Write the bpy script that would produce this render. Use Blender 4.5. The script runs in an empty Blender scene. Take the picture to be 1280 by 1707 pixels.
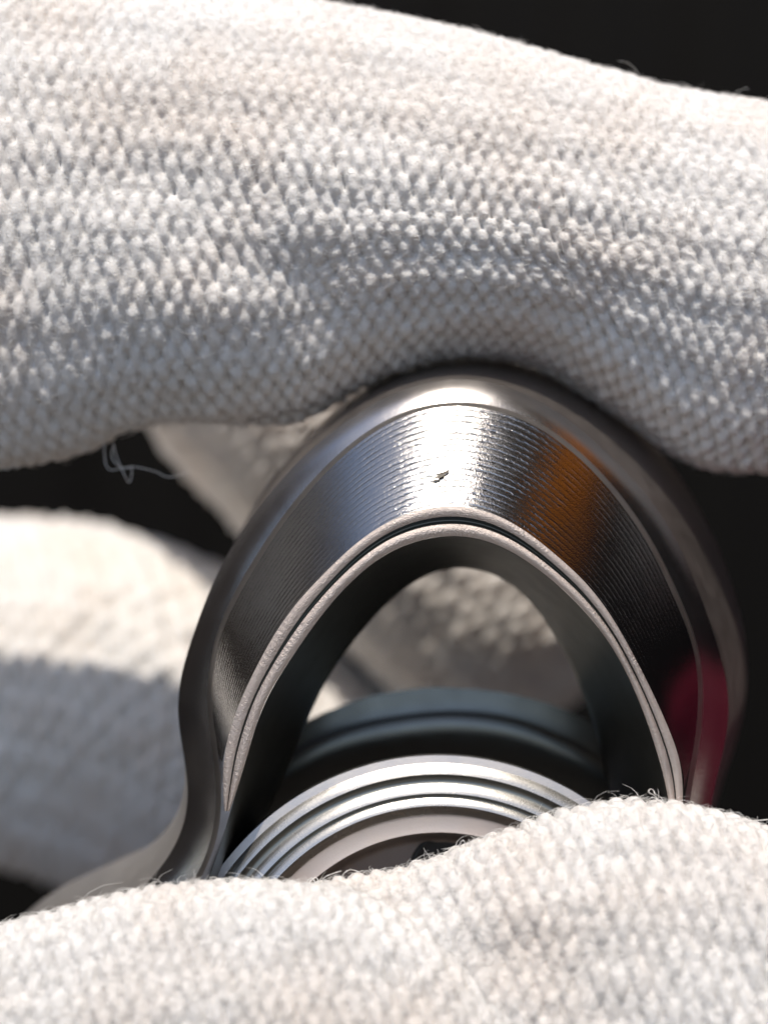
import bpy, math, random
import numpy as np
from mathutils import Vector
random.seed(7); rng = np.random.default_rng(11)
scene = bpy.context.scene
COL = scene.collection
scene.unit_settings.scale_length = 0.0045          # 1 unit = 4.5 mm (a 40 mm watch case)
# ------------------------------------------------------------------ camera
D = 22.0
cam = bpy.data.cameras.new('camera'); co = bpy.data.objects.new('camera', cam); COL.objects.link(co)
co.location = (0, -D, 0); co.rotation_euler = (math.radians(90), 0, 0)
cam.sensor_fit = 'VERTICAL'; cam.sensor_height = 24.0
cam.lens = 24.0 * D / 17.07
cam.clip_start = 0.1; cam.clip_end = 6000
cam.dof.use_dof = True; cam.dof.focus_distance = D + 0.3
APERTURE = 0.84                                     # diameter in units
cam.dof.aperture_fstop = (cam.lens / 1000) / APERTURE
scene.camera = co
# ------------------------------------------------------------------ sky and sun
SUN = Vector((-0.03, -0.47, 0.882)).normalized()
world = bpy.data.worlds.new('World'); scene.world = world; world.use_nodes = True
nt = world.node_tree; nt.nodes.clear()
sky = nt.nodes.new('ShaderNodeTexSky'); sky.sky_type = 'NISHITA'; sky.sun_disc = False; sky.dust_density = 1.2; sky.air_density = 1.0
sky.sun_elevation = math.asin(SUN.z); sky.sun_rotation = math.atan2(SUN.x, SUN.y) % (2 * math.pi)
bgn = nt.nodes.new('ShaderNodeBackground'); bgn.inputs[1].default_value = 0.15
wo = nt.nodes.new('ShaderNodeOutputWorld')
nt.links.new(sky.outputs[0], bgn.inputs[0]); nt.links.new(bgn.outputs[0], wo.inputs[0])
sl = bpy.data.lights.new('sun', 'SUN'); sl.energy = 3.1; sl.angle = math.radians(0.5); sl.color = (1, 0.91, 0.79)
so = bpy.data.objects.new('sun', sl); COL.objects.link(so)
so.rotation_euler = (-SUN).to_track_quat('-Z', 'Y').to_euler()
vs = scene.view_settings; vs.view_transform = 'Standard'; vs.look = 'None'; vs.gamma = 1; vs.exposure = 0.24

# ------------------------------------------------------------------ helpers
def P(px, py, y):
    """points in the photograph's pixels, unprojected to depth y (units behind the focal plane)"""
    px = np.asarray(px, float); py = np.asarray(py, float); y = np.asarray(y, float)
    k = (D + y) / D
    return np.stack([(px - 640) / 100 * k, y + 0 * px, (853.5 - py) / 100 * k], -1)

def tag(o, label=None, cat=None, group=None, kind=None):
    for k, v in (('label', label), ('category', cat), ('group', group), ('kind', kind)):
        if v: o[k] = v
    return o

def empty(name, loc=(0, 0, 0)):
    o = bpy.data.objects.new(name, None); o.location = loc; o.empty_display_size = 0.3
    COL.objects.link(o); return o

def mesh_obj(name, V, F, mat, parent=None, smooth=True, uv=None):
    """V (n,3), F (m,3|4) int array"""
    V = np.asarray(V, np.float32); F = np.asarray(F, np.int32)
    if parent is not None: V = V - np.array(parent.location, np.float32)
    me = bpy.data.meshes.new(name)
    n, k = F.shape
    me.vertices.add(len(V)); me.vertices.foreach_set('co', V.ravel())
    me.loops.add(n * k); me.loops.foreach_set('vertex_index', F.ravel())
    me.polygons.add(n); me.polygons.foreach_set('loop_start', np.arange(0, n * k, k, dtype=np.int32))
    if uv is not None:
        l = me.uv_layers.new(name='UVMap'); l.data.foreach_set('uv', np.asarray(uv, np.float32)[F.ravel()].ravel())
    me.update(calc_edges=True)
    if smooth: me.polygons.foreach_set('use_smooth', np.ones(n, bool))
    me.materials.append(mat)
    o = bpy.data.objects.new(name, me); COL.objects.link(o)
    if parent is not None: o.parent = parent
    return o

def grid_faces(nr, nc, wrap=False):
    i = np.arange(nr - 1)[:, None]; j = np.arange(nc if wrap else nc - 1)[None, :]
    a = i * nc + j; b = i * nc + (j + 1) % nc
    return np.stack([a, b, b + nc, a + nc], -1).reshape(-1, 4)

def spline(pts, n):
    """Catmull-Rom through pts (k,d), n samples evenly spaced along the arc"""
    p = np.asarray(pts, float)
    p = np.vstack([2 * p[0] - p[1], p, 2 * p[-1] - p[-2]])
    out = []
    t = np.linspace(0, 1, 12, endpoint=False)[:, None]
    for i in range(1, len(p) - 2):
        a, b, c, d = p[i - 1], p[i], p[i + 1], p[i + 2]
        out.append(0.5 * (2 * b + (c - a) * t + (2 * a - 5 * b + 4 * c - d) * t ** 2 + (3 * b - a - 3 * c + d) * t ** 3))
    q = np.vstack(out + [p[-2][None]])
    s = np.concatenate([[0], np.cumsum(np.linalg.norm(np.diff(q[:, :2], axis=0), axis=1))])
    tt = np.linspace(0, s[-1], n)
    return np.stack([np.interp(tt, s, q[:, k]) for k in range(q.shape[1])], -1)

def arch(left, right, n=160, sg=15):
    """left: bottom -> apex, right: apex -> bottom (apex given in both)"""
    whole = spline(left + right[1:], 600)
    q = np.pad(whole, ((40, 40), (0, 0)), mode='reflect', reflect_type='odd')
    ker = np.exp(-0.5 * (np.arange(-40, 41) / sg) ** 2); ker /= ker.sum()
    whole = np.stack([np.convolve(q[:, k], ker, 'valid') for k in (0, 1)], -1)
    ax = left[-1][0]
    iap = int(np.argmin(np.abs(whole[:, 0] - ax) + 4 * np.abs(whole[:, 1] - left[-1][1])))
    def res(q, m):
        s = np.concatenate([[0], np.cumsum(np.linalg.norm(np.diff(q, axis=0), axis=1))])
        tt = np.linspace(0, s[-1], m)
        return np.stack([np.interp(tt, s, q[:, k]) for k in (0, 1)], -1)
    return np.vstack([res(whole[:iap + 1], n), res(whole[iap:], n)[1:]])

def hashn(i, j, seed=0):
    h = np.sin(i * 127.1 + j * 311.7 + seed * 74.7) * 43758.5453
    return h - np.floor(h)

def vnoise(x, y, seed=0):
    xi = np.floor(x); yi = np.floor(y); fx = x - xi; fy = y - yi
    fx = fx * fx * (3 - 2 * fx); fy = fy * fy * (3 - 2 * fy)
    a = hashn(xi, yi, seed); b = hashn(xi + 1, yi, seed); c = hashn(xi, yi + 1, seed); d = hashn(xi + 1, yi + 1, seed)
    return (a + (b - a) * fx + (c - a) * fy + (a - b - c + d) * fx * fy) * 2 - 1

def fbm(x, y, seed=0, o=3):
    r = 0; a = 1.0
    for k in range(o):
        r = r + a * vnoise(x * 2 ** k, y * 2 ** k, seed + k); a *= 0.5
    return r

# ------------------------------------------------------------------ materials
def mat_new(name):
    m = bpy.data.materials.new(name); m.use_nodes = True
    return m, m.node_tree, m.node_tree.nodes['Principled BSDF']

def steel(name, rough=0.28, col=(0.56, 0.55, 0.53), lines=0.0, line_freq=60, along=6, chatter=0.0, chat_freq=160, grain=0.02, aniso=0.0):
    m, t, b = mat_new(name)
    b.inputs['Metallic'].default_value = 1; b.inputs['Base Color'].default_value = (*col, 1)
    b.inputs['Roughness'].default_value = rough
    b.inputs['Anisotropic'].default_value = aniso
    N = t.nodes; L = t.links
    uv = N.new('ShaderNodeUVMap'); tc = N.new('ShaderNodeTexCoord')
    # slight patchy wear in roughness
    n1 = N.new('ShaderNodeTexNoise'); n1.inputs['Scale'].default_value = 2.2; n1.inputs['Detail'].default_value = 6
    L.new(tc.outputs['Object'], n1.inputs['Vector'])
    mr = N.new('ShaderNodeMapRange'); mr.inputs[1].default_value = 0.3; mr.inputs[2].default_value = 0.7
    mr.inputs[3].default_value = rough * 0.9; mr.inputs[4].default_value = rough * 1.12
    L.new(n1.outputs[0], mr.inputs[0]); L.new(mr.outputs[0], b.inputs['Roughness'])
    # bump: fine grain + machining lines that run along the arch (u), stacked across it (v) + cutter chatter along u
    n2 = N.new('ShaderNodeTexNoise'); n2.inputs['Scale'].default_value = 46; n2.inputs['Detail'].default_value = 3
    L.new(tc.outputs['Object'], n2.inputs['Vector'])
    bp = N.new('ShaderNodeBump'); bp.inputs['Strength'].default_value = 1.0; bp.inputs['Distance'].default_value = grain * 0.05
    L.new(n2.outputs[0], bp.inputs['Height'])
    last = bp
    if lines:
        mp = N.new('ShaderNodeMapping'); mp.inputs['Scale'].default_value = (along, 1, 1)
        L.new(uv.outputs[0], mp.inputs['Vector'])
        nz = N.new('ShaderNodeTexWave'); nz.bands_direction = 'Y'; nz.inputs['Scale'].default_value = line_freq * 0.314
        nz.inputs['Distortion'].default_value = 1.6; nz.inputs['Detail'].default_value = 2; nz.inputs['Detail Scale'].default_value = 6
        L.new(mp.outputs[0], nz.inputs['Vector'])
        pw = N.new('ShaderNodeMath'); pw.operation = 'POWER'; pw.inputs[1].default_value = 4        # narrow cutter grooves between flat lands
        L.new(nz.outputs[0], pw.inputs[0])
        n4 = N.new('ShaderNodeTexNoise'); n4.inputs['Scale'].default_value = 2.6; n4.inputs['Detail'].default_value = 5
        L.new(tc.outputs['Object'], n4.inputs['Vector'])
        mr4 = N.new('ShaderNodeMapRange'); mr4.inputs[1].default_value = 0.35; mr4.inputs[2].default_value = 0.6; mr4.inputs[3].default_value = -0.25; mr4.inputs[4].default_value = -1
        L.new(n4.outputs[0], mr4.inputs[0])
        ml = N.new('ShaderNodeMath'); ml.operation = 'MULTIPLY'; L.new(pw.outputs[0], ml.inputs[0]); L.new(mr4.outputs[0], ml.inputs[1])
        sx = N.new('ShaderNodeSeparateXYZ'); L.new(uv.outputs[0], sx.inputs[0])               # the cutter bit deepest over the crown
        su = N.new('ShaderNodeMath'); su.operation = 'SUBTRACT'; su.inputs[1].default_value = 0.5; L.new(sx.outputs[0], su.inputs[0])
        ab = N.new('ShaderNodeMath'); ab.operation = 'ABSOLUTE'; L.new(su.outputs[0], ab.inputs[0])
        mm = N.new('ShaderNodeMapRange'); mm.inputs[1].default_value = 0.05; mm.inputs[2].default_value = 0.16; mm.inputs[3].default_value = 1.0; mm.inputs[4].default_value = 0.28
        L.new(ab.outputs[0], mm.inputs[0])
        m5 = N.new('ShaderNodeMath'); m5.operation = 'MULTIPLY'; L.new(ml.outputs[0], m5.inputs[0]); L.new(mm.outputs[0], m5.inputs[1]); ml = m5
        b2 = N.new('ShaderNodeBump'); b2.inputs['Strength'].default_value = 1; b2.inputs['Distance'].default_value = lines
        L.new(ml.outputs[0], b2.inputs['Height']); L.new(last.outputs[0], b2.inputs['Normal']); last = b2
    if chatter:
        mp = N.new('ShaderNodeMapping'); mp.inputs['Scale'].default_value = (chat_freq, 2.0, 1)
        L.new(uv.outputs[0], mp.inputs['Vector'])
        nz = N.new('ShaderNodeTexNoise'); nz.inputs['Scale'].default_value = 1; nz.inputs['Detail'].default_value = 1.5
        L.new(mp.outputs[0], nz.inputs['Vector'])
        b2 = N.new('ShaderNodeBump'); b2.inputs['Strength'].default_value = 1; b2.inputs['Distance'].default_value = chatter
        L.new(nz.outputs[0], b2.inputs['Height']); L.new(last.outputs[0], b2.inputs['Normal']); last = b2
    L.new(last.outputs[0], b.inputs['Normal'])
    return m

def cloth(name, col, rough=0.9, sheen=0.0, bump=0.02, scale=30, spec=0.1, tint=None):
    m, t, b = mat_new(name); N = t.nodes; L = t.links
    b.inputs['Roughness'].default_value = rough; b.inputs['Specular IOR Level'].default_value = spec
    b.inputs['Sheen Weight'].default_value = sheen; b.inputs['Sheen Roughness'].default_value = 0.5
    tc = N.new('ShaderNodeTexCoord')
    n = N.new('ShaderNodeTexNoise'); n.inputs['Scale'].default_value = scale; n.inputs['Detail'].default_value = 5
    L.new(tc.outputs['Object'], n.inputs['Vector'])
    cr = N.new('ShaderNodeMix'); cr.data_type = 'RGBA'
    cr.inputs[6].default_value = (*[c * 0.9 for c in col], 1); cr.inputs[7].default_value = (*[min(1, c * 1.06) for c in col], 1)
    L.new(n.outputs[0], cr.inputs[0])
    if tint:
        n3 = N.new('ShaderNodeTexNoise'); n3.inputs['Scale'].default_value = 0.45; n3.inputs['Detail'].default_value = 4
        L.new(tc.outputs['Object'], n3.inputs['Vector'])
        m3 = N.new('ShaderNodeMix'); m3.data_type = 'RGBA'; m3.blend_type = 'MULTIPLY'; m3.inputs[7].default_value = (*tint, 1)
        r3 = N.new('ShaderNodeMapRange'); r3.inputs[1].default_value = 0.42; r3.inputs[2].default_value = 0.68
        L.new(n3.outputs[0], r3.inputs[0]); L.new(r3.outputs[0], m3.inputs[0]); L.new(cr.outputs[2], m3.inputs[6])
        L.new(m3.outputs[2], b.inputs['Base Color'])
    else:
        L.new(cr.outputs[2], b.inputs['Base Color'])
    bp = N.new('ShaderNodeBump'); bp.inputs['Distance'].default_value = bump; bp.inputs['Strength'].default_value = 1
    L.new(n.outputs[0], bp.inputs['Height']); L.new(bp.outputs[0], b.inputs['Normal'])
    return m

M_slope = steel('machined steel', 0.15, (0.36, 0.35, 0.335), lines=0.0075, line_freq=17, along=6, grain=0.07)
M_cham = steel('chamfer steel', 0.22, (0.44, 0.42, 0.405), chatter=0.0008, chat_freq=380, grain=0.05)
M_lip = steel('lip steel', 0.54, (0.60, 0.53, 0.49), chatter=0.010, chat_freq=240, grain=0.30)
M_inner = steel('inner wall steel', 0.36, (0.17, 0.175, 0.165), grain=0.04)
M_side = steel('brushed side steel', 0.40, (0.42, 0.40, 0.385), grain=0.05)
M_ring = steel('ring steel', 0.26, (0.42, 0.41, 0.385), lines=0.001, line_freq=4, along=10, grain=0.04)
M_lug = steel('lug steel', 0.58, (0.44, 0.42, 0.40), grain=0.05)
M_outer = steel('outer wall steel', 0.46, (0.34, 0.31, 0.295), grain=0.04)
M_plate = steel('plate steel', 0.55, (0.40, 0.355, 0.33), grain=0.06)  # darker base colour deepens the shade inside the ring
M_ledge = steel('ledge steel', 0.62, (0.60, 0.54, 0.51), grain=0.06)
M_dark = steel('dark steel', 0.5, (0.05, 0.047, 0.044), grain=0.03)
M_glove = cloth('white glove cotton', (0.82, 0.805, 0.79), 0.95, 0.15, 0.02, 26, tint=(0.95, 0.90, 0.86))
gb = M_glove.node_tree.nodes['Principled BSDF']; gb.inputs['Subsurface Weight'].default_value = 0.7
gb.inputs['Subsurface Radius'].default_value = (1, 0.95, 0.9); gb.inputs['Subsurface Scale'].default_value = 0.16
M_fuzz = cloth('white glove fibre', (0.86, 0.85, 0.83), 0.7, 0.0, 0.0, 10)
M_bg = cloth('backdrop shade', (0.0035, 0.0034, 0.0034), 0.95, 0.0, 0.05, 2)  # near-black colour stands in for the deep shade behind
M_left = cloth('brown cloth', (0.11, 0.094, 0.084), 0.95, 0.0, 0.05, 2)  # colour of the added left screen, mirrored brown in the steel
M_right = cloth('dark brown cloth', (0.032, 0.026, 0.023), 0.95, 0.0, 0.05, 2)  # colour of the added right screen, mirrored dark in the steel
M_ground = cloth('pale ground', (0.105, 0.095, 0.09), 0.95, 0.0, 0.05, 1)
M_red = cloth('stand-in red', (0.15, 0.014, 0.035), 0.8, 0.0, 0.05, 2)  # for the added off-frame shape behind the red reflection
M_orange = cloth('amber cloth', (0.55, 0.22, 0.03), 0.8, 0.0, 0.05, 2)

# ------------------------------------------------------------------ the setting
def quad_sheet(name, pts, mat):
    return mesh_obj(name, np.array(pts, float), np.array([[0, 1, 2, 3]]), mat, None, False)
tag(quad_sheet('ground', [(-3000, -3000, -70), (3000, -3000, -70), (3000, 3000, -70), (-3000, 3000, -70)], M_ground), kind='structure')
def backdrop(pts, n, mat, name, h0):
    # a dark sheet, for the shade behind and the added unseen side screens: folded, 0.4 units thick, open above and behind the camera
    path = spline(pts, n)
    d = np.gradient(path, axis=0); d /= np.linalg.norm(d, axis=1)[:, None]
    nrm = np.stack([-d[:, 1], d[:, 0]], -1)
    w = 0.9 * np.sin(np.arange(n) * 0.55) + 0.6 * np.sin(np.arange(n) * 0.23 + 1)
    a = path + nrm * w[:, None]; b = a + nrm * 0.4
    rows = []
    top = np.full(n, float(h0))
    for q, z in ((a, -69.9 + 0 * top), (a, top), (b, top), (b, -69.9 + 0 * top)):
        rows.append(np.column_stack([q, z]))
    V = np.vstack(rows)
    return tag(mesh_obj(name, V, grid_faces(4, n), mat), kind='structure')
backdrop([(-53, 61), (-46, 65), (-20, 71), (0, 72), (20, 71), (46, 65), (53, 61)], 150, M_bg, 'backdrop', 70)  # sheet put where there is only dark shade
backdrop([(-57, -60), (-63, -30), (-64, 0), (-64, 30), (-62, 50), (-57, 66), (-44, 77)], 150, M_left, 'reflection_screen', 66)  # unseen screen added so the left of the steel mirrors brown
backdrop([(44, 77), (57, 66), (62, 50), (64, 30), (64, 0), (63, -30), (58, -60), (48, -90)], 190, M_right, 'reflection_screen', 210)  # tall unseen screen added to keep sky out of the right flank

# ------------------------------------------------------------------ watch case
# curves read off the photograph (1280 x 1707 pixels), each with its own depth
C1L = [(335, 1500), (352, 1455), (372, 1400), (383, 1352), (398, 1309), (418, 1241), (439, 1172), (473, 1116), (508, 1064), (551, 1005), (594, 960), (637, 925), (680, 904), (723, 894), (758, 891)]
C1R = [(758, 891), (813, 900), (859, 922), (904, 954), (949, 992), (999, 1047), (1030, 1094), (1053, 1141), (1077, 1199), (1096, 1258), (1110, 1309), (1116, 1350), (1118, 1430)]
C1Lc = C1L[3:]; C1Rc = C1R[:-1]
C2L = [(374, 1352), (369, 1266), (383, 1215), (409, 1150), (439, 1082), (482, 1009), (508, 990), (551, 945), (594, 904), (637, 874), (680, 854), (723, 844), (758, 841)]
C2L = [(374, 1352), (371, 1270), (385, 1210), (409, 1150), (441, 1086), (478, 1025), (512, 985), (551, 945), (594, 904), (637, 874), (680, 854), (723, 844), (758, 841)]
C2R = [(758, 841), (791, 845), (836, 861), (881, 888), (926, 925), (968, 962), (1002, 1002), (1033, 1050), (1061, 1102), (1092, 1164), (1116, 1219), (1132, 1258), (1139, 1295), (1137, 1350)]
C3L = [(368, 1266), (360, 1236), (352, 1189), (354, 1120), (367, 1056), (394, 998), (422, 951), (465, 882), (508, 826), (551, 779), (594, 740), (637, 710), (680, 689), (723, 677), (758, 674)]
C3R = [(758, 674), (791, 676), (836, 685), (881, 702), (926, 730), (972, 768), (1017, 816), (1062, 877), (1090, 922), (1117, 985), (1143, 1039), (1157, 1078), (1165, 1129), (1163, 1187), (1157, 1250), (1147, 1289), (1139, 1322)]
C3Lf = [(270, 1560), (318, 1497), (356, 1429), (369, 1388), (372, 1350)] + C3L
C3Rf = C3R + [(1136, 1375)]
C4L = [(150, 1560), (225, 1495), (262, 1459), (292, 1421), (311, 1384), (320, 1342), (319, 1309), (310, 1266), (297, 1223), (291, 1189), (291, 1150), (314, 1082), (343, 998), (375, 925), (422, 857), (465, 801), (508, 756), (551, 719), (594, 689), (637, 661), (680, 643), (723, 631), (758, 627)]
C4R = [(758, 627), (800, 629), (831, 635), (881, 655), (926, 682), (972, 716), (1017, 759), (1053, 797), (1085, 830), (1120, 884), (1149, 945), (1169, 996), (1191, 1058), (1209, 1116), (1219, 1165), (1218, 1214), (1207, 1250), (1194, 1286), (1185, 1323), (1180, 1375)]
C5L = [(0, 1570), (35, 1525), (75, 1489), (131, 1459), (188, 1440), (255, 1418), (296, 1384), (314, 1345), (317, 1300), (306, 1240), (300, 1190), (301, 1150), (320, 1082), (347, 998), (372, 930), (405, 853), (443, 796), (491, 737), (551, 674), (590, 644), (637, 618), (690, 600), (758, 590)]
C5R = [(758, 590), (850, 597), (920, 620), (1000, 668), (1060, 708), (1107, 755), (1151, 818), (1182, 876), (1209, 943), (1231, 1009), (1245, 1072), (1248, 1143), (1240, 1205), (1227, 1250), (1205, 1294), (1190, 1330), (1185, 1380)]
C0L = [(400, 1500), (415, 1440), (440, 1370), (472, 1300), (497, 1240), (515, 1195), (540, 1140), (580, 1080), (630, 1020), (680, 975), (720, 952), (765, 943)]
C0R = [(765, 943), (810, 950), (850, 970), (890, 1008), (925, 1060), (960, 1130), (985, 1195), (1002, 1260), (1012, 1320), (1020, 1430)]

NA = 200
def lerp(a, b, t): return a + (b - a) * t
def band(name, rows, mat, parent, label=None):
    """rows: list of (pixel curve, depth) -> one lofted strip; u runs along the arch, v across it"""
    nc = len(rows[0][0]); R = len(rows)
    V = np.vstack([P(c[:, 0], c[:, 1], d) for c, d in rows])
    u = np.tile(np.linspace(0, 1, nc), R); v = np.repeat(np.linspace(0, 1, R), nc)
    o = mesh_obj(name, V, grid_faces(R, nc), mat, parent, True, np.stack([u, v], -1))
    if label: o['label'] = label
    return o

case = empty('watch_case', tuple(P(700, 1560, 1.5)))
tag(case, 'polished steel watch case with an arched machined flank, held between white gloved fingers', 'watch case')
c1 = arch(C1L, C1R, NA); c1c = arch(C1Lc, C1Rc, NA); c2 = arch(C2L, C2R, NA); c3 = arch(C3L, C3R, NA)
c3f = arch(C3Lf, C3Rf, NA); c4 = arch(C4L, C4R, NA); c5 = arch([(x + (9 if y < 1390 else 0), y) for x, y in C5L[:-2]] + C5L[-2:], C5R, NA); c0 = arch(C0L, C0R, NA)
c2c = arch(C2L[1:], C2R[:-1], NA)
# sloped flank
rows = []
for t in np.linspace(0, 1, 14):
    rows.append((lerp(c2c, c3, t), 0.0 + 1.05 * t - 0.02 * math.sin(math.pi * t)))
band('sloped_flank', rows, M_slope, case)
# double rim: outer lip, groove, inner lip
wa = np.exp(-((np.linspace(0, 1, len(c2)) - 0.5) / 0.24) ** 2)[:, None]
ga = lerp(0.46, 0.34, wa); gb_ = lerp(0.54, 0.60, wa)          # the groove narrows down the legs
def lip(name, t0, t1, d0, bulge, mat):
    rows = []
    for t in np.linspace(0, 1, 9):
        rows.append((lerp(c2, c1c, lerp(t0, t1, t)), d0 - bulge * math.sin(math.pi * t)))
    return band(name, rows, mat, case)
lip('outer_lip', 0.0, ga, 0.0, 0.02, M_lip)
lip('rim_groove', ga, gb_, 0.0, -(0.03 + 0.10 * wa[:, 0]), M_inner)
lip('inner_lip', gb_, 1.0, 0.0, 0.03, M_lip)
# inner wall of the window, with a turned edge at its back
rows = [(lerp(c1, c0, t), 0.0 + 2.6 * (t ** 0.9)) for t in np.linspace(0, 1, 12)]
cen0 = np.array([750, 1180])
rows.append((c0 + (c0 - cen0) * 0.02, 2.75)); rows.append((c0 + (c0 - cen0) * 0.25, 2.8))
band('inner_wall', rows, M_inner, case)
# step and chamfer
def outward(c, k):
    d = np.gradient(c, axis=0); d /= np.linalg.norm(d, axis=1)[:, None] + 1e-9
    return c + np.stack([d[:, 1], -d[:, 0]], -1) * k
c3b = outward(c3f, 9)
band('step_edge', [(lerp(c3f, c3b, t), 1.05 + 0.32 * t ** 0.6) for t in np.linspace(0, 1, 5)], M_side, case)
band('chamfer', [(lerp(c3b, c4, t), 1.37 + 0.29 * t - 0.03 * math.sin(math.pi * t)) for t in np.linspace(0, 1, 9)], M_cham, case)
# outer wall running back to the far lugs
rows = [(lerp(c4, c5, t ** 0.8), 1.70 + 2.9 * t) for t in np.linspace(0, 1, 12)]
rows.append((lerp(c5, c0 * 0 + cen0, 0.02), 4.75)); rows.append((lerp(c5, c0 * 0 + cen0, 0.12), 4.9))
NL = 62
band('outer_wall', [(c[NL:], d) for c, d in rows], M_outer, case)
band('lug', [(c[:NL + 1], d) for c, d in rows], M_lug, case, 'curved lug sweeping down to the left, blurred at its far end')
# rear rim seen through the window
bt = spline([(430, 1245), (525, 1195), (560, 1180), (620, 1160), (700, 1147), (760, 1147), (840, 1155), (920, 1175), (985, 1203), (1060, 1245)], 120)
bm_ = spline([(430, 1290), (520, 1234), (600, 1205), (700, 1188), (780, 1186), (860, 1198), (940, 1228), (990, 1256), (1060, 1300)], 120)
bb = bm_ + np.array([0, 135])
bk = bt + np.array([0, 25])
rows = [(bk, 5.2), (bt, 4.3)] + [(lerp(bt, bm_, t), 4.3 - 0.08 * t) for t in (0.1, 0.5, 0.9)] + [(bm_, 4.0)] + [(lerp(bm_, bb, t), 4.0 - 0.12 * math.sin(t * 3) + .6 * t) for t in (0.05, 0.3, 0.6, 1)]
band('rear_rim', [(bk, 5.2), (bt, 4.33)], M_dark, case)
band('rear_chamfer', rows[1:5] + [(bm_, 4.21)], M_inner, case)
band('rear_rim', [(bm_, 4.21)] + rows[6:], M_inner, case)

# round neck with turned ridges (a lathe about an axis tilted up towards the camera)
rc = Vector(P(737, 1734, -0.1)); tilt = math.radians(17)
ax = Vector((0, -math.cos(tilt), math.sin(tilt))); e1 = Vector((1, 0, 0)); e2 = ax.cross(e1) * -1
if e2.z < 0: e2 = -e2
def lathe(name, prof, mat, n=220, a0=0, a1=2 * math.pi, center=rc, sx=1.0):
    prof = np.asarray(prof, float)
    ang = np.linspace(a0, a1, n)
    R = prof[:, 0][:, None]; H = prof[:, 1][:, None]
    ring = (np.cos(ang)[None, :, None] * np.array(e1) * sx + np.sin(ang)[None, :, None] * np.array(e2))
    V = np.array(center) + R[..., None] * ring + H[..., None] * np.array(ax)
    u = np.tile(np.linspace(0, 1, n), len(prof)); v = np.repeat(np.linspace(0, 1, len(prof)), n)
    return mesh_obj(name, V.reshape(-1, 3), grid_faces(len(prof), n), mat, case, True, np.stack([u, v], -1))
def arc_prof(r0, r1, h, n=9, lift=0.06):
    return [(lerp(r0, r1, t), h + lift * math.sin(math.pi * t)) for t in np.linspace(0, 1, n)]
R0 = 4.70
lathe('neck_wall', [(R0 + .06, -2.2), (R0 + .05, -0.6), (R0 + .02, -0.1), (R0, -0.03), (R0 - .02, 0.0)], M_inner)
def cone(r0, r1, h, rise, lift=0.008):
    return [(lerp(r0, r1, t), h + rise * t + lift * math.sin(math.pi * t)) for t in np.linspace(0, 1, 9)]
lathe('neck_ridge', [(R0 - .02, 0.0), (R0 - 0.16, 0.01)] , M_side)
lathe('neck_ridge', cone(R0 - .16, R0 - .355, 0.01, .058), M_ring)
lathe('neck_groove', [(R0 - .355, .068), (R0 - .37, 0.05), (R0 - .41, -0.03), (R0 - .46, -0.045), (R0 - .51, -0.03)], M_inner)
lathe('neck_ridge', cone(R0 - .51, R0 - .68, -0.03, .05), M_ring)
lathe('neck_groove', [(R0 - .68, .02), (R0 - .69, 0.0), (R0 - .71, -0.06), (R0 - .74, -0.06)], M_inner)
lathe('neck_ridge', cone(R0 - .74, R0 - .89, -0.06, .045), M_ring)
lathe('neck_throat', [(R0 - .89, -0.015), (R0 - .92, -0.05), (R0 - .97, -0.13), (R0 - 1.03, -0.17)], M_ring)
lathe('inner_ledge', [(R0 - 1.03, -0.17), (R0 - 1.07, -0.19), (R0 - 1.33, -0.20)], M_ledge)
lathe('inner_plate', [(R0 - 1.33, -0.20), (R0 - 1.36, -0.26), (R0 - 1.38, -0.8), (R0 - 1.48, -0.9), (2.0, -0.9), (0.01, -0.9)], M_plate)

# screw hole: near-black disc on the plate, its inner shade put into the colour
sc_ = Vector(P(750, 1446, 0.0))
k = (sc_ - rc); sc_ = sc_ - ax * (k.dot(ax) + 0.9 - 0.02)
lathe('screw_hole_disc', [(0.0, 0.0), (0.52, 0.0), (0.56, 0.015), (0.60, 0.03), (0.63, 0.02), (0.65, -0.02)], M_dark, 48, center=sc_)

# ------------------------------------------------------------------ gloves
def knit(s, t, ps, pt, seed, jit=0.2):
    """rows of staggered scallops, steep on their lower edge, with small holes between neighbours"""
    a = s / ps; b = t / pt
    row = np.floor(b)
    h = np.zeros_like(a); pit = np.zeros_like(a)
    for dr in (-1, 0, 1):
        r = row + dr
        off = 0.5 * np.mod(r, 2)
        c = np.floor(a - off)
        for dc in (-1, 0, 1):
            cc = c + dc
            jx = (hashn(cc, r, seed) - .5) * jit; jy = (hashn(cc, r, seed + 5) - .5) * jit
            dx = a - off - (cc + .5 + jx); dy = b - (r + .5 + jy)
            dx = dx - 0.14 * dy
            q = 1 - (dx / 0.60) ** 2 - (np.where(dy > 0, dy / 0.72, dy / 0.95)) ** 2
            amp = 0.8 + 0.4 * hashn(cc, r, seed + 9)
            h = np.maximum(h, np.clip(q, 0, 1) ** 0.55 * amp)
            px_ = a - off - (cc + jx * .6); py_ = b - (r + .58 + jy * .6)
            px_ = px_ + 0.3 * py_ * py_ - .12 * py_
            pit = np.maximum(pit, np.exp(-(px_ / 0.15) ** 2 - (py_ / 0.30) ** 2) * (0.4 + 0.8 * hashn(cc, r, seed + 13)))
    return h - 0.75 * pit

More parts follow.
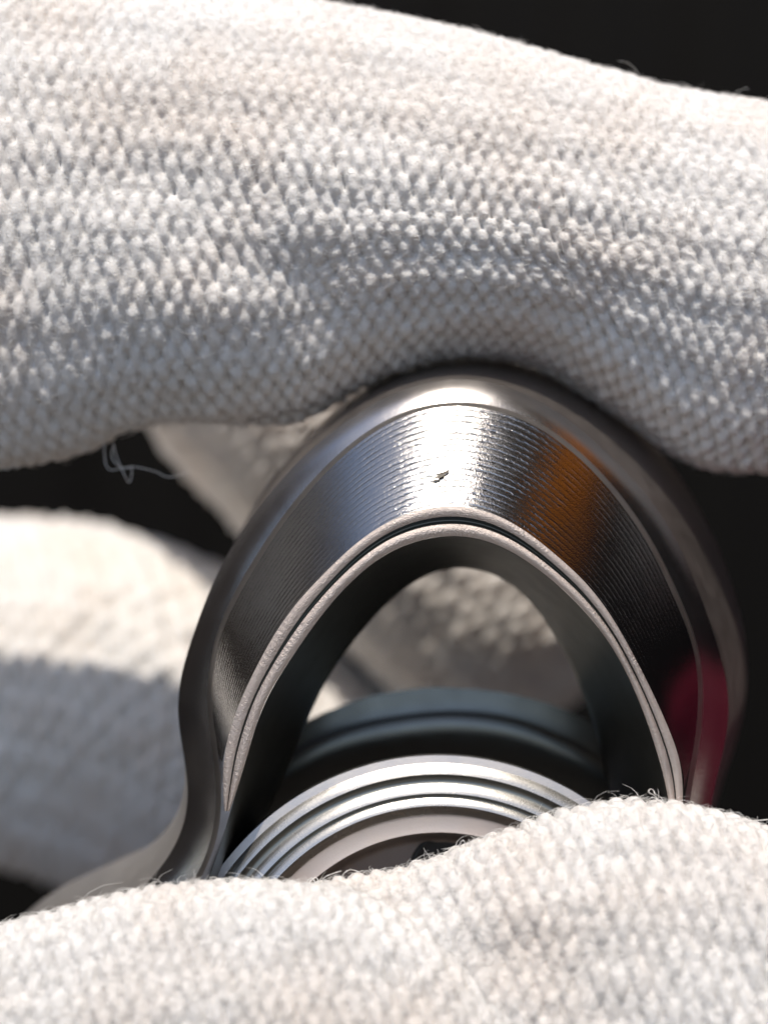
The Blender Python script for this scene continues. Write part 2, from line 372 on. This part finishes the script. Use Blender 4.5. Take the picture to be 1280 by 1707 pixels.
def finish_glove(name, V, s, t, parent, seed, stitch=(0.29, 0.30), amp=0.10, fold=0.06, fibres=9000, flen=0.13, extra=None, tprof=None):
    """V (nu,nv,3) smooth surface, s/t its arc lengths; adds folds, stitches and fuzz"""
    def normals(V):
        du = np.gradient(V, axis=0); dv = np.gradient(V, axis=1)
        n = np.cross(du, dv); return n / (np.linalg.norm(n, axis=-1, keepdims=True) + 1e-9)
    n = normals(V)
    if np.mean(n[..., 1]) > 0: sg = -1
    else: sg = 1
    n *= sg
    disp = fold * fbm(s * 0.30, t * 0.40, seed, 2) + 0.022 * np.sin(t * 5.2 + 0.5 * vnoise(s * .3, t * .3, seed + 2))
    if extra is not None: disp = disp + extra
    V = V + n * disp[..., None]
    n = normals(V) * sg
    ws = 0.09 * fbm(s * 0.45, t * 0.45, seed + 20, 2)
    k = knit(s + ws, t + 0.8 * ws, stitch[0], stitch[1], seed)
    if tprof is not None:
        tf = (t / t.max() - 0.25) / 0.5
        amp = amp * np.interp(tf, np.linspace(0, 1, len(tprof)), tprof)
    soft = 0.85 + 0.25 * vnoise(s * 0.5, t * 0.5, seed + 3)
    h = amp * k * soft + 0.018 * fbm(s * 9, t * 9, seed + 40, 2)
    V2 = V + n * h[..., None]
    nu, nv = s.shape
    F = grid_faces(nu, nv)
    if sg < 0: F = F[:, ::-1]
    o = mesh_obj(name, V2.reshape(-1, 3), F, M_glove, parent)
    # fuzz: short bent fibres, three-sided
    n2 = n.reshape(-1, 3); V2f = V2.reshape(-1, 3)
    facing = -n2[:, 1]
    w = (facing > -0.45).astype(float)
    du = np.linalg.norm(np.gradient(V, axis=0), axis=-1); dv = np.linalg.norm(np.gradient(V, axis=1), axis=-1)
    w *= (du * dv).ravel() * np.clip(0.5 + k.ravel(), 0.1, 2)
    proj = D / (D + V2f[:, 1]); X = 640 + V2f[:, 0] * 100 * proj; Y = 853.5 - V2f[:, 2] * 100 * proj
    w *= (X > -60) & (X < 1340) & (Y > -60) & (Y < 1767)
    w /= w.sum()
    idx = rng.choice(len(w), fibres, p=w)
    tng = np.gradient(V, axis=0).reshape(-1, 3)[idx]; tng /= np.linalg.norm(tng, axis=1)[:, None]
    nn = n2[idx]; bt_ = np.cross(nn, tng)
    root = V2f[idx] + tng * rng.normal(0, .03, (fibres, 1)) + bt_ * rng.normal(0, .03, (fibres, 1)) - nn * 0.015
    th = rng.uniform(0, 2 * np.pi, fibres)
    side = np.cos(th)[:, None] * tng + np.sin(th)[:, None] * bt_
    perp = np.cross(nn, side)
    L = flen * rng.gamma(4, 0.25, fibres)[:, None] * np.where(rng.random((fibres, 1)) < 0.02, 2.2, 1)
    up = rng.uniform(0.05, 0.55, (fibres, 1)); curl = rng.normal(0, .5, (fibres, 1))
    p0 = root; K = 4
    pts = []
    for i in range(K):
        q = i / (K - 1)
        pts.append(p0 + L * (side * q * 0.9 + nn * up * np.sin(q * 2.2) * 0.55 + perp * curl * q * q))
    pts = np.stack(pts, 1)                                     # (f,K,3)
    rad = 0.0050 * rng.uniform(0.7, 1.3, (fibres, 1, 1))
    a = np.stack([perp, nn * .5 - perp * .5 , -nn * .7 - perp * .5], 1)     # 3 offsets
    off = a[:, None] * rad[..., None] * np.linspace(1, 0.5, K)[None, :, None, None]
    VV = (pts[:, :, None] + off).reshape(-1, 3)                # f,K,3
    base = (np.arange(fibres) * K * 3)[:, None, None]
    i = np.arange(K - 1)[None, :, None]; j = np.arange(3)[None, None, :]
    A = base + i * 3 + j; B = base + i * 3 + (j + 1) % 3
    FF = np.stack([A, B, B + 3, A + 3], -1).reshape(-1, 4)
    f = mesh_obj('fuzz', VV, FF, M_fuzz, parent)
    f['kind'] = 'stuff'
    return o, V2

def slab_finger(name, mid, upper, lower, yc, ry, parent, seed, nu=430, nv=200, creases=(), **kw):
    """finger running across the picture: mid/upper/lower are x->y pixel outlines, yc/ry x->depth of axis and half thickness"""
    x0, x1 = mid[0][0], mid[-1][0]
    X = np.linspace(x0, x1, nu)
    def ev(c, n=400):
        q = spline(c, n); return np.interp(X, q[:, 0], q[:, 1])
    m = ev(mid); U = m - ev(upper); Lw = ev(lower) - m; Y = ev(yc); R = ev(ry)
    tt = np.linspace(-1, 1, nv); ph = np.pi * (0.5 * tt + 0.5 * tt ** 3)
    sn = np.sign(np.sin(ph)) * np.abs(np.sin(ph)) ** 1.0; cs = np.cos(ph)
    half = np.where(sn[None, :] < 0, U[:, None], Lw[:, None])
    py = m[:, None] + half * sn[None, :]
    y = Y[:, None] - R[:, None] * cs[None, :]
    # measure silhouettes at the axis depth so that bulging towards the camera keeps the outline
    k = (D + Y[:, None]) / D
    V = np.stack([(X[:, None] - 640) / 100 * k + 0 * py, y, (853.5 - py) / 100 * k], -1)
    ds = np.linalg.norm(np.diff(V, axis=0), axis=-1).mean(1); s = np.concatenate([[0], np.cumsum(ds)])[:, None] + 0 * py
    dt = np.linalg.norm(np.diff(V, axis=1), axis=-1).mean(0); t = np.concatenate([[0], np.cumsum(dt)])[None, :] + 0 * py
    ex = 0 * py
    for (ax_, ay_, bx_, by_, wd, dp) in creases:
        ux, uy = bx_ - ax_, by_ - ay_; q = np.clip(((X[:, None] - ax_) * ux + (py - ay_) * uy) / (ux * ux + uy * uy), 0, 1)
        dist = np.hypot(X[:, None] - ax_ - q * ux, py - ay_ - q * uy)
        ex = ex - dp * np.exp(-(dist / wd) ** 2) * (cs[None, :] > 0)
    return finish_glove(name, V, s, t, parent, seed, extra=ex, **kw)

def tube_finger(name, path, parent, seed, nu=260, nv=170, phi=(-180, 180), tip=True, **kw):
    """path: (px,py,depth,radius) with a rounded tip at the end"""
    q = spline(path, nu)
    C = P(q[:, 0], q[:, 1], q[:, 2]); R = q[:, 3] * 1.0
    T = np.gradient(C, axis=0); T /= np.linalg.norm(T, axis=1)[:, None]
    if tip:
        s = np.concatenate([[0], np.cumsum(np.linalg.norm(np.diff(C, axis=0), axis=1))])
        rem = s[-1] - s; rr = R[-1]
        R = np.where(rem < rr, R * np.sqrt(np.clip(1 - ((rr - rem) / rr) ** 2, 0.0004, 1)), R)
    toward = np.array([0, -1.0, 0]) - T * (T @ np.array([0, -1.0, 0]))[:, None]
    toward /= np.linalg.norm(toward, axis=1)[:, None]
    up = np.cross(T, toward)
    tt = np.linspace(-1, 1, nv); ph = np.pi * (0.6 * tt + 0.4 * tt ** 3)
    V = C[:, None] + R[:, None, None] * (np.cos(ph)[None, :, None] * toward[:, None] + np.sin(ph)[None, :, None] * up[:, None])
    ds = np.linalg.norm(np.diff(C, axis=0), axis=-1); s = np.concatenate([[0], np.cumsum(ds)])[:, None] + np.zeros((1, nv))
    t = (ph[None, :] * np.max(R)) + np.zeros((nu, 1)) + 20
    return finish_glove(name, V, s, t, parent, seed, **kw)

left = empty('gloved_hand', tuple(P(-300, 900, 3)))
tag(left, 'white knitted glove pinching the case from the left, forefinger over its top', 'gloved hand')
right = empty('gloved_hand', tuple(P(1500, 1700, -1)))
tag(right, 'white knitted glove fingertip pressing on the round neck, lower right corner', 'gloved hand')

# forefinger across the top
slab_finger('forefinger',
    [(-500, 330), (0, 350), (400, 372), (760, 400), (1000, 440), (1280, 500), (1750, 560)],
    [(-500, -120), (0, -75), (300, -30), (460, 2), (640, 36), (780, 65), (900, 95), (1000, 125), (1120, 158), (1280, 182), (1450, 215), (1750, 290)],
    [(-500, 800), (-150, 790), (0, 772), (80, 758), (140, 742), (200, 712), (300, 695), (400, 699), (500, 688), (590, 640), (690, 602), (760, 588), (850, 596), (920, 618), (1000, 666), (1060, 704), (1120, 742), (1180, 768), (1280, 776), (1750, 800)],
    [(-500, 3.4), (0, 3.4), (1750, 3.4)], [(-500, 2.5), (0, 2.5), (1280, 2.4), (1750, 2.3)],
    left, 3, creases=((250, 330, 520, 520, 75, .16), (520, 520, 480, 700, 65, .16), (980, 560, 1200, 640, 80, .12)), nu=800, nv=500, fibres=34000, amp=0.165, tprof=(0.35, 0.35, 0.55, 1.0, 1.0, 1.0, 1.0), stitch=(0.31, 0.35))
# thumb at the bottom left
slab_finger('thumb',
    [(-500, 1960), (0, 1880), (400, 1850), (700, 1860), (860, 1880), (960, 1900)],
    [(-500, 1700), (-150, 1592), (0, 1547), (130, 1514), (235, 1489), (330, 1479), (430, 1477), (520, 1483), (580, 1494), (640, 1518), (720, 1568), (800, 1638), (870, 1725), (920, 1800), (960, 1890)],
    [(-500, 2250), (0, 2180), (400, 2150), (860, 2100), (930, 2000), (960, 1910)],
    [(-500, -0.7), (0, -0.7), (960, -0.9)], [(-500, 1.2), (0, 1.2), (600, 1.15), (800, 1.1), (900, 0.9), (960, 0.3)],
    left, 8, nu=520, nv=340, fibres=16000, amp=0.11, stitch=(0.29, 0.31))
# finger behind the window
tube_finger('finger', [(500, 290, 16, 4.3), (465, 395, 16, 4.6), (475, 535, 16, 4.7), (582, 664, 16, 4.7), (690, 800, 16.2, 4.7), (862, 975, 16.5, 4.75), (985, 1125, 16.8, 4.7)], left, 14, fibres=3500, amp=0.26, stitch=(0.50, 0.56))
# middle finger at the left, far out of focus
tube_finger('middle_finger', [(-700, 1090, 17, 4.7), (-200, 1125, 17, 4.8), (200, 1185, 17, 4.8), (450, 1350, 17.2, 4.7), (640, 1600, 17.5, 4.5)], left, 21, fibres=3000, amp=0.40, stitch=(0.54, 0.62))
# right hand fingertip
slab_finger('fingertip',
    [(430, 1700), (640, 1720), (900, 1740), (1280, 1790), (1750, 1850)],
    [(430, 1690), (470, 1560), (510, 1500), (560, 1478), (640, 1464), (720, 1440), (800, 1406), (870, 1384), (940, 1364), (1000, 1351), (1060, 1345), (1120, 1348), (1180, 1360), (1280, 1390), (1400, 1440), (1750, 1560)],
    [(430, 1710), (470, 1900), (560, 2000), (900, 2080), (1280, 2130), (1750, 2200)],
    [(430, -0.2), (800, -0.25), (1750, -0.3)], [(430, 0.2), (480, 0.5), (600, 0.8), (800, 1.1), (1000, 1.3), (1750, 1.5)],
    right, 31, creases=((760, 1520, 1000, 1640, 70, .10), (1080, 1420, 1240, 1560, 70, .08)), nu=560, nv=400, fibres=17000, amp=0.14, stitch=(0.31, 0.35))

# ------------------------------------------------------------------ off-frame stand-ins added for the gold and red reflections in the steel
M_glint_strip = bpy.data.materials.new('amber ribbon'); M_glint_strip.use_nodes = True  # sunlit through, for the added strip that makes the gold glint
_t = M_glint_strip.node_tree; _t.nodes.remove(_t.nodes['Principled BSDF'])
_a = _t.nodes.new('ShaderNodeBsdfDiffuse'); _b = _t.nodes.new('ShaderNodeBsdfTranslucent'); _m = _t.nodes.new('ShaderNodeMixShader')
for q in (_a, _b): q.inputs['Color'].default_value = (0.85, 0.47, 0.09, 1)
_m.inputs[0].default_value = 0.85
_t.links.new(_a.outputs[0], _m.inputs[1]); _t.links.new(_b.outputs[0], _m.inputs[2]); _t.links.new(_m.outputs[0], _t.nodes['Material Output'].inputs[0])
yy = np.linspace(-10, 6, 60); X0 = 20.4 + 0.25 * np.sin(yy * 0.9)
rows = [np.column_stack([X0 - 2.0, yy, 19.0 + .3 * np.sin(yy)]), np.column_stack([X0, yy, 17.4 + .2 * np.sin(yy * 1.3)]), np.column_stack([X0 + 2.0, yy, 15.8 + .3 * np.sin(yy)]),
        np.column_stack([X0 + 2.04, yy, 15.86 + .3 * np.sin(yy)]), np.column_stack([X0 + .04, yy, 17.46 + .2 * np.sin(yy * 1.3)]), np.column_stack([X0 - 1.96, yy, 19.06 + .3 * np.sin(yy)])]
tag(mesh_obj('glint_strip', np.vstack(rows), grid_faces(6, 60), M_glint_strip), 'amber strip added outside the frame, mirrored as a gold glint on the right of the steel arch', 'glint_strip')
th = np.linspace(0, 2 * np.pi, 41)[:-1]
yv = np.linspace(-3.5, 7.5, 70)
prof = np.array([(10.2, -7.0), (10.25, -7.15), (13.5, -7.2), (13.6, -7.0), (13.2, -3.0), (12.9, -2.7), (12.5, -2.75), (11.5, -4.2)])
prof = spline(np.vstack([prof, prof[:1]]), 60)
V = np.stack([np.stack([prof[:, 0] + max(0, y - 2) * 0.2 + .1 * np.sin(y * 1.7), np.full(60, y), prof[:, 1] + .06 * np.sin(y * 2.3)], -1) for y in yv])
tag(mesh_obj('red_stand_in', V.reshape(-1, 3), grid_faces(70, 60), M_red), 'folded red stand-in added outside the frame, mirrored in the lower right side of the steel case', 'cloth')

# ------------------------------------------------------------------ loose threads
def thread(pts, y, parent, rad=0.0075):
    q = spline(pts, 60); C = P(q[:, 0], q[:, 1], y + 0.12 * np.sin(np.linspace(0, 9, 60)))
    T = np.gradient(C, axis=0); T /= np.linalg.norm(T, axis=1)[:, None]
    a = np.cross(T, np.array([0.1, 1, 0.05])); a /= np.linalg.norm(a, axis=1)[:, None]; b = np.cross(T, a)
    ang = np.linspace(0, 2 * np.pi, 6)[:-1]
    V = C[:, None] + rad * (np.cos(ang)[None, :, None] * a[:, None] + np.sin(ang)[None, :, None] * b[:, None])
    return mesh_obj('loose_thread', V.reshape(-1, 3), grid_faces(60, 5, True), M_fuzz, parent)
for pts in ([(174, 738), (176, 770), (184, 783), (202, 781), (221, 778), (244, 782), (262, 787), (279, 795), (300, 792), (313, 787)],
            [(190, 740), (187, 762), (199, 777), (212, 780), (220, 778)],
            [(191, 742), (193, 756), (204, 783), (215, 804), (220, 790), (220, 777)],
            [(0, 778), (14, 783), (22, 776), (32, 781), (30, 771)], [(128, 748), (134, 754), (143, 750), (141, 742)]):
    thread(pts, 2.9, left)
for pts in ([(1077, 1350), (1081, 1333), (1090, 1330), (1100, 1340), (1097, 1346)], [(1098, 1336), (1090, 1326), (1082, 1322), (1081, 1317), (1087, 1316), (1091, 1324)],
            [(536, 1482), (540, 1464), (556, 1456), (569, 1452)], [(572, 1476), (570, 1461), (583, 1450), (600, 1454)],
            [(520, 1486), (513, 1470), (520, 1464), (526, 1474), (519, 1482), (517, 1470), (527, 1463), (533, 1476)],
            [(768, 1426), (766, 1408), (772, 1401), (776, 1412), (770, 1424)], [(812, 1405), (816, 1394), (828, 1393), (833, 1400)],
            [(1195, 1372), (1220, 1366), (1250, 1368), (1284, 1366)]):
    thread(pts, -0.32, right)
for pts in ([(226, 1494), (231, 1484), (238, 1485), (238, 1492)], [(148, 1513), (156, 1504), (166, 1505), (168, 1512)], [(60, 1536), (66, 1527), (78, 1527)]):
    thread(pts, -0.7, left)

# small scratch on the flank
def scratch():
    V = []; F = []
    i0 = NA - 1
    for k, (px, py, w, h, rot) in enumerate([(731, 795, 13, 2.2, -.35), (738, 789, 11, 2.6, -.25), (744, 786, 7, 1.6, -.5), (727, 800, 6, 1.4, -.2)]):
        n = 9; b0 = len(V)
        for j in range(n):
            an = 2 * math.pi * j / n; r = 1 + 0.35 * (rng.random() - .5)
            x = w * math.cos(an) * r; y = h * math.sin(an) * r
            X = px + x * math.cos(rot) - y * math.sin(rot); Y = py + x * math.sin(rot) + y * math.cos(rot)
            t = (841 - Y) / (841 - 674)
            V.append(P(X, Y, 1.05 * t - 0.03 - 0.02 * math.sin(math.pi * t)))
        V.append(P(px, py, 1.05 * (841 - py) / 167. - 0.045)); 
        for j in range(n): F.append((b0 + j, b0 + (j + 1) % n, b0 + n))
    return mesh_obj('scratch', np.array(V), np.array(F), M_dark, case)
scratch()
